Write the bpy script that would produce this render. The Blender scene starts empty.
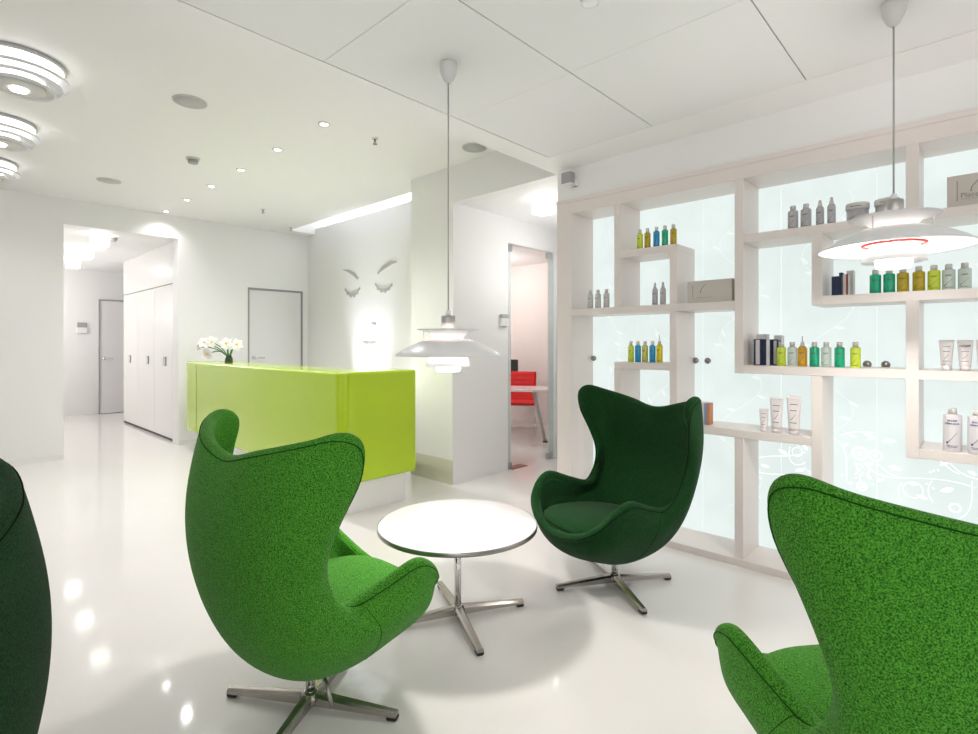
import bpy, bmesh, math, random
from math import pi, sin, cos, radians as RAD
from mathutils import Vector, Matrix
random.seed(7)
S = bpy.context.scene
COL = S.collection

# ------------------------------------------------------------------ helpers
def link(name, me, mat=None, parent=None, kind=None, loc=None, rotz=None):
    o = bpy.data.objects.new(name, me)
    COL.objects.link(o)
    if mat is not None:
        for m in (mat if isinstance(mat, (list, tuple)) else [mat]):
            o.data.materials.append(m)
    if parent is not None: o.parent = parent
    if kind: o['kind'] = kind
    if loc is not None: o.location = loc
    if rotz is not None: o.rotation_euler = (0, 0, rotz)
    return o

def thing(name, label, cat, loc=(0, 0, 0), rotz=0.0, group=None):
    o = bpy.data.objects.new(name, None); COL.objects.link(o)
    o.empty_display_size = .05
    o.location = loc; o.rotation_euler = (0, 0, rotz)
    o['label'] = label; o['category'] = cat
    if group: o['group'] = group
    return o

def tag(o, label, cat, group=None):
    o['label'] = label; o['category'] = cat
    if group: o['group'] = group
    return o

def copy_tree(o, parent=None):
    c = o.copy(); COL.objects.link(c)
    if parent is not None: c.parent = parent
    for ch in o.children: copy_tree(ch, c)
    return c

class MB:
    def __init__(s): s.bm = bmesh.new(); s.mi = 0
    def _m(s, faces):
        for f in faces: f.material_index = s.mi
    def box(s, x0, x1, y0, y1, z0, z1, bev=0, seg=2):
        b = bmesh.new()
        bmesh.ops.create_cube(b, size=1)
        bmesh.ops.scale(b, vec=(x1-x0, y1-y0, z1-z0), verts=b.verts)
        bmesh.ops.translate(b, vec=((x0+x1)/2, (y0+y1)/2, (z0+z1)/2), verts=b.verts)
        if bev: bmesh.ops.bevel(b, geom=b.edges[:], offset=bev, segments=seg, profile=.5, affect='EDGES')
        s.add(b); return s
    def add(s, b, M=None):
        if M is not None: bmesh.ops.transform(b, matrix=M, verts=b.verts)
        vm = {v: s.bm.verts.new(v.co) for v in b.verts}
        for f in b.faces:
            try:
                n = s.bm.faces.new([vm[v] for v in f.verts]); n.material_index = s.mi; n.smooth = f.smooth
            except ValueError: pass
        b.free()
    def lathe(s, prof, n=40, c=(0, 0, 0), M=None, close=False):
        b = bmesh.new(); rings = []
        for r, z in prof:
            if r < 1e-6: rings.append([b.verts.new((c[0], c[1], c[2]+z))])
            else: rings.append([b.verts.new((c[0]+r*cos(2*pi*k/n), c[1]+r*sin(2*pi*k/n), c[2]+z)) for k in range(n)])
        if close: rings.append(rings[0])
        for A, B in zip(rings, rings[1:]):
            for k in range(n):
                k2 = (k+1) % n
                q = [A[k % len(A)], A[k2 % len(A)], B[k2 % len(B)], B[k % len(B)]]
                u = []
                for v in q:
                    if v not in u: u.append(v)
                if len(u) > 2:
                    try: f = b.faces.new(u); f.smooth = True
                    except ValueError: pass
        bmesh.ops.recalc_face_normals(b, faces=b.faces)
        s.add(b, M); return s
    def tube(s, pts, r, n=8, closed=False, cap=True):
        b = bmesh.new(); P = [Vector(p) for p in pts]; N = len(P); rings = []
        rr = r if isinstance(r, (list, tuple)) else [r]*N
        up = None
        for i in range(N):
            a = P[(i-1) % N] if (closed or i > 0) else P[i]
            d = P[(i+1) % N] if (closed or i < N-1) else P[i]
            t = (d-a).normalized()
            if up is None:
                up = Vector((0, 0, 1)) if abs(t.z) < .9 else Vector((1, 0, 0))
            x = t.cross(up)
            if x.length < 1e-5: x = t.orthogonal()
            x.normalize(); y = x.cross(t).normalized(); up = y
            rings.append([b.verts.new(P[i]+(x*cos(2*pi*k/n)+y*sin(2*pi*k/n))*rr[i]) for k in range(n)])
        R2 = rings+[rings[0]] if closed else rings
        for A, B in zip(R2, R2[1:]):
            for k in range(n):
                f = b.faces.new((A[k], A[(k+1) % n], B[(k+1) % n], B[k])); f.smooth = True
        if not closed and cap:
            b.faces.new(rings[0][::-1]); b.faces.new(rings[-1])
        bmesh.ops.recalc_face_normals(b, faces=b.faces)
        s.add(b); return s
    def prism(s, poly, z0, z1, M=None, bev=0, smooth=False):
        b = bmesh.new()
        lo = [b.verts.new((p[0], p[1], z0)) for p in poly]; hi = [b.verts.new((p[0], p[1], z1)) for p in poly]
        n = len(poly)
        b.faces.new(lo[::-1]); top = b.faces.new(hi)
        for k in range(n):
            f = b.faces.new((lo[k], lo[(k+1) % n], hi[(k+1) % n], hi[k])); f.smooth = smooth
        bmesh.ops.recalc_face_normals(b, faces=b.faces)
        if bev:
            ed = [e for e in b.edges if abs(e.verts[0].co.z-e.verts[1].co.z) < 1e-6]
            bmesh.ops.bevel(b, geom=ed, offset=bev, segments=3, profile=.5, affect='EDGES')
        s.add(b, M); return s
    def grid(s, G, flip=False, closed=False):
        V = [[s.bm.verts.new(p) for p in row] for row in G]
        for A, B in zip(V, V[1:]):
            m = len(A)
            for k in range(m if closed else m-1):
                q = (A[k], A[(k+1) % m], B[(k+1) % m], B[k])
                try:
                    f = s.bm.faces.new(q if not flip else q[::-1]); f.smooth = True; f.material_index = s.mi
                except ValueError: pass
        return V
    def build(s, name, mat=None, parent=None, kind=None, smooth=None, weld=0, loc=None, rotz=None):
        if weld: bmesh.ops.remove_doubles(s.bm, verts=s.bm.verts, dist=weld)
        me = bpy.data.meshes.new(name); s.bm.to_mesh(me); s.bm.free()
        if smooth is not None:
            for p in me.polygons: p.use_smooth = smooth
        return link(name, me, mat, parent, kind, loc, rotz)

# ------------------------------------------------------------------ materials
def srgb(r, g, b):
    f = lambda c: (c/255/12.92) if c/255 <= .04045 else ((c/255+.055)/1.055)**2.4
    return (f(r), f(g), f(b), 1)
def mat(name, col, rough=.5, metal=0, spec=.5, coat=0, emis=None, estr=0, trans=0, sheen=0, bump=None, noise=None):
    m = bpy.data.materials.new(name); m.use_nodes = True
    nt = m.node_tree; p = nt.nodes['Principled BSDF']
    p.inputs['Base Color'].default_value = col
    p.inputs['Roughness'].default_value = rough
    p.inputs['Metallic'].default_value = metal
    p.inputs['Specular IOR Level'].default_value = spec
    p.inputs['Coat Weight'].default_value = coat
    p.inputs['Coat Roughness'].default_value = .05
    p.inputs['Transmission Weight'].default_value = trans
    p.inputs['Sheen Weight'].default_value = sheen
    if emis:
        p.inputs['Emission Color'].default_value = emis; p.inputs['Emission Strength'].default_value = estr
    tc = nt.nodes.new('ShaderNodeTexCoord')
    if noise:
        col2, sc, lo, hi = noise
        n = nt.nodes.new('ShaderNodeTexNoise'); n.inputs['Scale'].default_value = sc; n.inputs['Detail'].default_value = 4
        n.inputs['Roughness'].default_value = .7
        r = nt.nodes.new('ShaderNodeMapRange'); r.inputs['From Min'].default_value = lo; r.inputs['From Max'].default_value = hi
        x = nt.nodes.new('ShaderNodeMix'); x.data_type = 'RGBA'
        x.inputs[6].default_value = col; x.inputs[7].default_value = col2
        nt.links.new(tc.outputs['Object'], n.inputs['Vector']); nt.links.new(n.outputs['Fac'], r.inputs['Value'])
        nt.links.new(r.outputs['Result'], x.inputs[0]); nt.links.new(x.outputs[2], p.inputs['Base Color'])
    if bump:
        sc, st = bump
        n2 = nt.nodes.new('ShaderNodeTexNoise'); n2.inputs['Scale'].default_value = sc; n2.inputs['Detail'].default_value = 3
        b = nt.nodes.new('ShaderNodeBump'); b.inputs['Strength'].default_value = st; b.inputs['Distance'].default_value = .002
        nt.links.new(tc.outputs['Object'], n2.inputs['Vector']); nt.links.new(n2.outputs['Fac'], b.inputs['Height'])
        nt.links.new(b.outputs['Normal'], p.inputs['Normal'])
    return m

M = {}
M['wall'] = mat('wall_paint', (.86, .853, .845, 1), .55, bump=(180, .05))
M['ceil'] = mat('ceiling_paint', (.90, .89, .885, 1), .6, bump=(200, .04))
M['ceilpan'] = mat('ceiling_panel_lacquer', (.85, .85, .845, 1), .65, spec=.2)
M['gap'] = mat('panel_gap', (.12, .12, .115, 1), .8)
M['floor'] = mat('epoxy_floor', (.83, .805, .785, 1), .07, spec=.5, noise=((.815, .79, .765, 1), 1.3, .35, .65))
M['white'] = mat('white_lacquer', (.85, .84, .82, 1), .25)
M['shelf'] = mat('shelf_lacquer', (.80, .73, .695, 1), .35)
M['pink'] = mat('pale_pink_wall', (.86, .76, .74, 1), .6)  # even pale pink base colour for the office walls
M['plinth'] = mat('beige_plinth', (.62, .61, .47, 1), .3)
M['lime'] = mat('lime_gloss', srgb(182, 213, 28), .22, coat=.5, spec=.4)
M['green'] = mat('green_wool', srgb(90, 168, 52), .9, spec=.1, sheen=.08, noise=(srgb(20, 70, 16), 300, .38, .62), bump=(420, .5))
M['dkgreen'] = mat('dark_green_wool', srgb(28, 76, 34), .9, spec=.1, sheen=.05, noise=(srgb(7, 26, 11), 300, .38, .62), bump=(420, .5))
M['seam'] = mat('green_piping', srgb(22, 74, 16), .9, spec=.1)
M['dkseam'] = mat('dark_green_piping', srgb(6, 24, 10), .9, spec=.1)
M['alu'] = mat('polished_aluminium', (.44, .41, .38, 1), .24, 1)
M['satin'] = mat('satin_aluminium', (.33, .31, .30, 1), .3, 1)
M['chrome'] = mat('chrome', (.75, .75, .75, 1), .08, 1)
M['black'] = mat('black_plastic', (.012, .012, .012, 1), .4)
M['grey'] = mat('grey_plastic', (.36, .36, .37, 1), .45)
M['lgrey'] = mat('light_grey_metal', (.50, .50, .49, 1), .4)
M['tabletop'] = mat('white_laminate', (.88, .88, .88, 1), .18)
def translucent(name, col, f):
    m = bpy.data.materials.new(name); m.use_nodes = True; nt = m.node_tree
    p = nt.nodes['Principled BSDF']; p.inputs['Base Color'].default_value = col; p.inputs['Roughness'].default_value = .3
    t = nt.nodes.new('ShaderNodeBsdfTranslucent'); t.inputs['Color'].default_value = col
    x = nt.nodes.new('ShaderNodeMixShader'); x.inputs[0].default_value = f
    nt.links.new(p.outputs[0], x.inputs[1]); nt.links.new(t.outputs[0], x.inputs[2]); nt.links.new(x.outputs[0], nt.nodes['Material Output'].inputs['Surface'])
    return m
M['glowshade'] = translucent('translucent_white_shade', (.92, .92, .92, 1), .6)
M['shade'] = mat('white_enamel_shade', (.86, .86, .86, 1), .3)
M['capm'] = mat('grey_lamp_cap', (.42, .40, .385, 1), .35, .6)
M['redm'] = mat('red_enamel', srgb(215, 25, 20), .4)
M['redf'] = mat('red_fabric', srgb(225, 12, 14), .7)
M['canopy'] = mat('canopy_plastic', (.66, .65, .63, 1), .4)
M['cord'] = mat('grey_cord', (.40, .39, .38, 1), .6)
M['opal'] = mat('lit_opal_glass', (1, 1, 1, 1), .3, emis=(1, 1, .98, 1), estr=3)
M['drum'] = mat('lit_drum_acrylic', (1, 1, 1, 1), .3, emis=(1, .99, .97, 1), estr=1.8)
M['bulb'] = mat('lit_bulb', (1, 1, 1, 1), .3, emis=(1, .97, .9, 1), estr=14)
M['lens'] = mat('lit_lens', (1, 1, 1, 1), .3, emis=(1, .98, .95, 1), estr=9)
M['etch'] = mat('etched_glass_motif', (.2, .22, .22, 1), .6, emis=(.92, .98, .96, 1), estr=.92)
M['etchf'] = mat('faint_etched_glass', (.15, .18, .17, 1), .4, emis=(.78, .84, .83, 1), estr=.80)
M['relief'] = mat('relief_shade_grey', (.46, .45, .42, 1), .7)  # grey puts the shade on the face pieces into their colour
M['door'] = mat('door_lacquer', (.80, .79, .79, 1), .3)
M['frame'] = mat('door_frame_grey', (.34, .33, .34, 1), .4)
M['cabinet'] = mat('cabinet_lacquer', (.86, .85, .835, 1), .2)
M['ink'] = mat('dark_ink', (.015, .015, .03, 1), .5)
M['inkb'] = mat('blue_ink', (.04, .045, .22, 1), .5)
M['inkg'] = mat('grey_ink', (.22, .20, .20, 1), .5)
M['petal'] = mat('white_petal', (.88, .88, .84, 1), .6)
M['pollen'] = mat('yellow_stamen', (.85, .55, .08, 1), .6)
M['stem'] = mat('green_stem', (.05, .18, .03, 1), .5)
M['vase'] = mat('dark_green_glass', (.01, .035, .012, 1), .1, coat=.4)
M['navy'] = mat('navy_carton', (.012, .02, .07, 1), .4)
M['cart'] = mat('grey_white_carton', (.66, .64, .63, 1), .5)
M['cart2'] = mat('beige_carton', (.60, .55, .50, 1), .5)
M['orange'] = mat('orange_brown_spine', (.50, .20, .09, 1), .5)
M['redsp'] = mat('brown_red_spine', (.30, .07, .04, 1), .5)
M['bluesp'] = mat('pale_blue_spine', (.20, .33, .50, 1), .5)
M['cap'] = mat('pale_cap', (.66, .64, .62, 1), .35)
M['tube'] = mat('tube_plastic', (.78, .73, .73, 1), .3)
M['big'] = mat('white_bottle_plastic', (.76, .72, .74, 1), .3)
BC = {'lime': srgb(205, 222, 60), 'olive': srgb(190, 165, 20), 'blue': srgb(20, 150, 200), 'green': srgb(20, 175, 130), 'khaki': srgb(196, 196, 92),
      'yellow': srgb(226, 205, 20), 'amber': srgb(205, 155, 30), 'pale': srgb(205, 218, 208), 'white': srgb(205, 203, 200), 'grey': srgb(186, 184, 188)}
for k, c in BC.items(): M['b_'+k] = mat(k+'_bottle_plastic', c, .25, coat=.2)

# backlit frosted glass
def backlit():
    m = bpy.data.materials.new('backlit_frosted_glass'); m.use_nodes = True
    nt = m.node_tree; p = nt.nodes['Principled BSDF']
    p.inputs['Base Color'].default_value = (.14, .17, .165, 1); p.inputs['Roughness'].default_value = .12
    tc = nt.nodes.new('ShaderNodeTexCoord'); n = nt.nodes.new('ShaderNodeTexNoise'); n.inputs['Scale'].default_value = 5; n.inputs['Detail'].default_value = 2
    r = nt.nodes.new('ShaderNodeValToRGB')
    r.color_ramp.elements[0].position = .3; r.color_ramp.elements[0].color = (.66, .735, .72, 1)
    r.color_ramp.elements[1].position = .7; r.color_ramp.elements[1].color = (.72, .785, .77, 1)
    nt.links.new(tc.outputs['Object'], n.inputs['Vector']); nt.links.new(n.outputs['Fac'], r.inputs['Fac'])
    nt.links.new(r.outputs['Color'], p.inputs['Emission Color']); p.inputs['Emission Strength'].default_value = .84
    return m
M['glasspanel'] = backlit()
def clear_glass(name, col, fac, frost=0):
    m = bpy.data.materials.new(name); m.use_nodes = True; nt = m.node_tree
    for n in list(nt.nodes): nt.nodes.remove(n)
    o = nt.nodes.new('ShaderNodeOutputMaterial'); mx = nt.nodes.new('ShaderNodeMixShader'); t = nt.nodes.new('ShaderNodeBsdfTransparent')
    t.inputs['Color'].default_value = col
    if frost:
        g = nt.nodes.new('ShaderNodeBsdfPrincipled'); g.inputs['Base Color'].default_value = (.78, .83, .81, 1); g.inputs['Roughness'].default_value = .5
        mx.inputs[0].default_value = fac
    else:
        g = nt.nodes.new('ShaderNodeBsdfGlossy'); g.inputs['Roughness'].default_value = .02; mx.inputs[0].default_value = fac
    nt.links.new(t.outputs[0], mx.inputs[1]); nt.links.new(g.outputs[0], mx.inputs[2]); nt.links.new(mx.outputs[0], o.inputs['Surface'])
    return m
M['clear'] = clear_glass('clear_glass', (.97, .99, .98, 1), .05)
M['frost'] = clear_glass('frosted_edge_glass', (.9, .96, .95, 1), .7, 1)

# ------------------------------------------------------------------ camera
F = 530.0; ANG = RAD(43.24); HC = 1.30
cam = bpy.data.cameras.new('camera'); cam.sensor_fit = 'HORIZONTAL'; cam.sensor_width = 36; cam.lens = 36*F/978
cam.shift_y = -(367-343.8)/978; cam.clip_start = .05
co = bpy.data.objects.new('camera', cam); COL.objects.link(co)
co.location = (0, 0, HC); co.rotation_euler = (pi/2, 0, ANG-pi/2)
S.camera = co

# ------------------------------------------------------------------ room shell
ZL, ZU = 2.60, 2.94
YW = 7.576
def st(name, mat_, *boxes, bev=0):
    m = MB()
    for b in boxes: m.box(*b, bev=bev)
    return m.build(name, mat_, kind='structure')
st('floor', M['floor'], (-4.5, 7.2, -3.5, 12.6, -.1, 0))
# wall with the corridor opening
st('wall_back', M['wall'], (-4.5, 1.066, YW, YW+.24, 0, 3.4), (2.230, 3.105, YW, YW+.24, 0, 3.4), (1.066, 2.23, YW, YW+.24, 2.65, 3.4), (3.105, 3.925, YW, YW+.24, 2.095, 3.4), (3.925, 4.6, YW, YW+.24, 0, 3.4))
st('baseboard_back', M['white'], (-4.5, 1.066, YW-.008, YW, 0, .05), (2.232, 3.08, YW-.008, YW, 0, .05))
st('wall_left', M['wall'], (-4.6, -4.5, 2.4, YW+.24, 0, 3.4))
st('wall_relief', M['wall'], (4.004, 4.10, 4.15, YW, 0, 3.02))
st('wall_recess', M['wall'], (4.32, 4.42, 4.1, YW+.02, 0, 3.42))
# pillar with recessed white lower panel on plinth
st('wall_pillar', M['wall'], (3.33, 4.096, 3.585, 3.66, 0, ZL), (3.33, 4.096, 3.66, 4.20, 1.19, ZU+.04), (3.33, 4.096, 3.66, 4.20, 0, 1.19))
st('trim_pillar', M['plinth'], (3.322, 3.3301, 3.586, 4.20, 0, .225))
st('trim_pillar_panel', M['white'], (3.3245, 3.3301, 3.587, 4.20, .2252, 1.19))
# beam and soffits
st('wall_beam', M['wall'], (3.33, 3.45, 2.40, 3.585, ZL, ZU+.04), (3.33, 3.45, 3.585, 3.66, ZL, ZU+.04))
st('ceiling_passage', M['ceil'], (3.45, 7.2, 2.40, 3.585, ZL, ZL+.08))
st('ceiling_upper', M['ceil'], (-4.5, 3.60, 2.41, YW, ZU, ZU+.10), (3.60, 4.45, 7.35, YW, ZU, ZU+.10), (3.601, 4.45, 3.585, 4.35, ZU, ZU+.10))
st('ceiling_cove', M['wall'], (3.40, 4.45, 4.1, YW+.1, 3.32, 3.42), (3.5, 3.60, 4.25, 7.45, ZU+.1, 3.32), (3.5, 4.45, 4.25, 4.35, ZU+.1, 3.32), (3.5, 4.45, 7.35, 7.45, ZU+.1, 3.32))
st('ceiling_dropped', M['ceil'], (-4.5, 3.45, 2.234, 2.41, ZL, ZL+.1), (2.981, 3.9, -3.5, 2.234, ZL, ZL+.1))
st('ceiling_dropped_edge', M['ceil'], (-4.5, 3.33, 2.38, 2.41, ZL+.1, ZU+.1))
st('ceiling_void', M['gap'], (-4.5, 2.981, -3.5, 2.234, ZL+.02, ZL+.1))
# lounge ceiling panels
XJ = [2.978]
xs = 2.118
while xs > -4.4: XJ.append(xs); xs -= .862
XJ.append(-4.5)
YJ = [2.229, 1.457, .651, -.155, -.961, -1.767, -2.573, -3.5]
n_ = 0
for j in range(len(YJ)-1):
    m = MB()
    for i in range(len(XJ)-1):
        m.box(XJ[i+1]+(.0012 if i < len(XJ)-2 else 0), XJ[i]-.0012, YJ[j+1]+.003, YJ[j]-.003, ZL, ZL+.019)
    m.build('ceiling_panel_row', M['ceilpan'], kind='structure')
# wall above the shelving, walls around it
st('wall_right', M['wall'], (3.28, 3.9, -3.5, 2.37, 2.345, ZL), (3.66, 3.9, -3.5, 2.37, 0, 2.345))
st('trim_right', M['shelf'], (3.268, 3.285, -3.5, 2.372, 2.345, 2.372))
# corridor behind the opening
st('wall_corridor', M['cabinet'], (2.40, 2.5, YW+.24, 10.44, 0, 2.66), (2.25, 2.40, YW+.24, 10.44, 2.108, 2.66), (3.6, 3.7, 10.0, 12.1, 0, 2.66), (2.5, 3.7, 9.9, 10.0, 0, 2.66), (2.25, 2.40, YW+.24, 7.80+.02, 0, 2.108))
st('wall_corridor_end', M['wall'], (-1.2, 4, 12.0, 12.1, 0, 2.66))
st('wall_corridor_left', M['wall'], (-1.3, -1.2, YW+.24, 12.1, 0, 2.66))
st('ceiling_corridor', M['ceil'], (-1.3, 4, YW+.24, 12.1, 2.65, 2.72))
# office behind the glass door
st('wall_office', M['pink'], (6.8, 6.9, 2.4, 6.6, 0, 2.6), (4.17, 6.9, 6.5, 6.6, 0, 2.6), (4.10, 4.17, 4.2, 6.6, 0, 2.6))
st('wall_passage', M['wall'], (4.93, 6.9, 3.585, 3.66, 0, 2.6), (4.096, 4.93, 3.585, 3.66, 2.335, 2.6), (3.9, 7.0, 2.30, 2.40, 0, 2.6))
st('wall_passage_end', M['wall'], (6.8, 6.9, 2.4, 3.6, 0, 2.6))
st('ceiling_office', M['ceil'], (4.10, 6.9, 3.585, 6.6, 2.6, 2.68))

# door in the back wall
def flush_door(name, x0, x1, y, ztop, fw, handle_x, hz):
    d = st(name, M['door'], (x0+fw+.004, x1-fw-.004, y+.010, y+.05, .008, ztop-fw-.004))
    m = MB()
    m.box(x0, x0+fw, y-.004, y+.06, 0, ztop); m.box(x1-fw, x1, y-.004, y+.06, 0, ztop); m.box(x0+fw, x1-fw, y-.004, y+.06, ztop-fw, ztop)
    m.build('door_frame', M['frame'], d)
    h = MB(); s = 1 if handle_x < (x0+x1)/2 else -1
    h.lathe([(0, 0), (.026, 0), (.026, .008), (0, .008)], 20, M=Matrix.Translation((handle_x, y+.010, hz)) @ Matrix.Rotation(pi/2, 4, 'X'))
    h.tube([(handle_x, y+.005, hz), (handle_x, y-.045, hz), (handle_x+s*.012, y-.05, hz), (handle_x+s*.13, y-.05, hz)], .010, 10)
    h.build('door_handle', M['chrome'], d)
    return d
flush_door('door_1', 3.105, 3.925, YW, 2.095, .022, 3.19, 1.10)
d2 = flush_door('door_2', 2.196, 3.05, 12.0-.05, 2.12, .016, 2.28, 1.03)

# corridor cupboards
for k, (ya, yb) in enumerate(((7.83, 8.69), (8.69, 9.56), (9.56, 10.43))):
    c = thing('cupboard', ['tall white corridor cupboard nearest the opening with square pull', 'middle tall white corridor cupboard with square pull', 'tall white corridor cupboard farthest back in the row of three'][k], 'cupboard', (2.25, (ya+yb)/2, 0), group='corridor cupboards')
    w = (yb-ya)/2
    MB().box(.022, .14, -w, w, .0, 2.10).build('body', M['cabinet'], c)
    dr = MB().box(0, .02, -w+.003, w-.003, .035, 2.097, bev=.001).build('door', M['cabinet'], c)
    MB().box(.008, .022, -w, w, 0, .03).build('toe_kick', M['black'], c)
    hy = -.06 if k == 0 else (-.10 if k == 1 else .02)
    h = MB(); a, z = .05, 1.06
    h.box(-.012, 0, hy-a, hy+a, z-.06, z+.06); h.build('pull_plate', M['frame'], dr)
    h = MB(); h.box(-.014, -.0122, hy-a+.03, hy+a-.034, z-.036, z+.04); h.build('pull_recess', M['cabinet'], dr)

# ------------------------------------------------------------------ shelving unit
XF, XB = 3.27, 3.56
sh = thing('shelving_unit', 'built-in cream white wall shelving with staggered open compartments and backlit frosted glass behind', 'shelving', (XF, .7, 0))
def spart(name, mat_, x0, x1, y0, y1, z0, z1, bev=.002, parent=sh):
    o = MB().box(x0-XF, x1-XF, y0-.7, y1-.7, z0, z1, bev=bev, seg=1).build(name, mat_, parent); return o
YR = -2.2
spart('side_panel', M['shelf'], XF, 3.66, 2.236, 2.37, 0, 2.345)
spart('top_rail', M['shelf'], XF, 3.655, YR, 2.236, 2.265, 2.345)
spart('base_rail', M['shelf'], XF-.015, 3.655, YR, 2.236, 0, .042)
for y0, y1, z0, z1 in [(1.835, 1.885, 1.555, 2.265), (1.835, 1.885, .042, 1.127), (1.437, 1.485, 1.555, 1.893), (1.437, 1.485, .795, 1.507),
                       (1.037, 1.087, 1.127, 2.265), (1.037, 1.087, .042, .747), (.64, .69, 1.507, 1.893), (.64, .69, .042, 1.127), (.24, .29, 1.937, 2.265), (.24, .29, .747, 1.508)]:
    spart('upright', M['shelf'], XF, XB-.006, y0, y1, z0, z1)
for y0, y1, zt in [(1.087, 2.236, 1.555), (1.485, 1.835, 1.937), (1.485, 1.885, 1.175), (YR, 1.037, 1.937), (YR, .64, 1.555), (YR, 1.087, 1.175), (.69, 1.485, .795), (YR, .24, .795)]:
    spart('shelf', M['shelf'], XF+.0015, XB-.006, y0, y1, zt-.047, zt)
# corner fills where a shelf meets an upright end
spart('shelf', M['shelf'], XF+.001, XB-.006, 1.437, 1.485, 1.893, 1.937)
spart('shelf', M['shelf'], XF+.001, XB-.006, 1.437, 1.485, .748, .795)
spart('shelf', M['shelf'], XF+.001, XB-.006, .64, .69, 1.893, 1.937)
spart('shelf', M['shelf'], XF+.001, XB-.006, .64, .69, 1.507, 1.555)
spart('shelf', M['shelf'], XF+.001, XB-.006, 1.835, 1.885, 1.127, 1.175)
# backlit glass doors
JY = [2.236]
PW = .4735
edges = [2.33, 1.858, 1.385, .912, .439, -.034, -.507, -.98, -1.453, -1.93, -2.2]
panels = []
for a, b in zip(edges, edges[1:]):
    p = spart('glass_panel', M['glasspanel'], XB, XB+.012, b+.0012, min(a, 2.236)-.0012, .043, 2.264, bev=0)
    panels.append(p)
for pi_, ky in ((1, 1.424), (2, 1.344), (3, .480), (4, .398), (0, 2.215)):
    k = MB(); k.lathe([(0, 0), (.008, 0), (.008, .012), (.019, .016), (.021, .026), (.017, .034), (0, .036)], 20, M=Matrix.Translation((XB-XF, ky-.7, 1.188)) @ Matrix.Rotation(-pi/2, 4, 'Y'))
    k.build('knob', M['satin'], panels[pi_])
# etched flower motif on the glass (flat ribbons)
def px2panel(px, py):
    t = (px-489)/F; rx = cos(ANG)+t*sin(ANG); ry = sin(ANG)-t*cos(ANG); d = (XB-.001)/rx
    return (ry*d, HC-(py-343.8)*d/F)
def ribbon(m, pts, w):
    n = len(pts); G = []
    for i in range(n):
        a = Vector(pts[max(i-1, 0)]); b = Vector(pts[min(i+1, n-1)]); t = (b-a)
        if t.length < 1e-6: t = Vector((1, 0))
        t.normalize(); q = Vector((-t.y, t.x))*w/2; p = Vector(pts[i])
        G.append([(XB-.0012-XF, p.x+q.x-.7, p.y+q.y), (XB-.0012-XF, p.x-q.x-.7, p.y-q.y)])
    m.grid(G)
def bez(p0, p1, p2, p3, n=20):
    out = []
    for k in range(n+1):
        t = k/n; u = 1-t
        out.append(tuple(u**3*a+3*u*u*t*b+3*u*t*t*c+t**3*d for a, b, c, d in zip(p0, p1, p2, p3)))
    return out
def ringp(c, r, n=24): return [(c[0]+r*cos(2*pi*k/n), c[1]+r*sin(2*pi*k/n)) for k in range(n+1)]
def leaf(m, c, a, L, W):
    n = 9; G = []
    for k in range(n):
        t = k/(n-1); w = W*sin(pi*t)**.8*(1-.3*t)+.0002
        x = (t-.5)*L
        G.append([(XB-.0014-XF, c[0]+x*cos(a)-s_*w*sin(a)-.7, c[1]+x*sin(a)+s_*w*cos(a)) for s_ in (-1, 1)])
    m.grid(G)
vmR = MB(); vmL = MB(); X = px2panel
def VM(x): return vmL if x < 830 else vmR
def V(*p): ribbon(VM(p[0][0]), bez(*[X(*q) for q in p]), .004)
V((864, 462), (872, 474), (884, 477), (897, 478)); V((897, 478), (915, 479), (945, 476), (975, 488)); V((878, 464), (886, 472), (892, 476), (900, 477.5))
V((838, 441), (846, 446), (847, 458), (846.5, 482)); V((972, 481), (973, 500), (972, 515), (958, 519)); V((902, 483), (896, 487), (899, 498), (901, 501)); V((932, 481), (926, 488), (928, 497), (933, 502))
V((950, 463), (958, 472), (966, 477), (978, 479)); V((928, 460), (938, 452), (945, 470), (960, 474)); V((840, 436), (856, 428), (868, 434), (874, 432))
V((790, 447), (786, 460), (794, 470), (806, 462)); V((752, 460), (770, 452), (790, 460), (806, 452)); V((756, 470), (766, 478), (790, 470), (800, 480))
for (c, r, w) in (((859.7, 453.5), 6.2, .013), ((875.4, 455.7), 5.2, .009), ((861.7, 486.3), 4.0, .010), ((955, 508), 4, .008), ((913, 490), 8, .004), ((797, 452), 5, .004)):
    cc = X(*c); sc = .0052; ribbon(VM(c[0]), ringp(cc, r*sc), w)
    if w > .008: ribbon(VM(c[0]), ringp(cc, r*sc*.3, 12), .006)
for (c, a, L, W) in (((845, 445), -.6, .035, .008), ((870, 464), -.4, .04, .010), ((895, 468), .2, .06, .014), ((853, 436), .4, .04, .008), ((868, 435), .2, .04, .009), ((872, 438), -.6, .04, .011), ((889, 441), -.1, .06, .013),
                     ((850, 483), -.5, .03, .007), ((880, 480), -.6, .04, .008), ((947, 490), -.4, .06, .014), ((914, 484), -.2, .04, .008), ((944, 464), -.5, .04, .008), ((972, 473), .5, .04, .009), ((869, 477), .8, .03, .008), ((858, 469), 1.2, .03, .006), ((922, 497), .3, .05, .010),
                     ((783, 452), .5, .06, .012), ((800, 470), -.4, .06, .012), ((765, 466), .2, .05, .01), ((805, 447), .9, .05, .01)):
    leaf(VM(c[0]), X(*c), a, L, W)
for k in range(26):
    c = (random.choice((856, 860, 864, 846, 873, 935, 930))+random.uniform(-5, 5), random.uniform(462, 490)); leaf(vmR, X(*c), random.uniform(0, 3), .012, .005)
vmR.build('etched_flowers', M['etch'], panels[4]); vmL.build('etched_flowers', M['etch'], panels[3])
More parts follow.
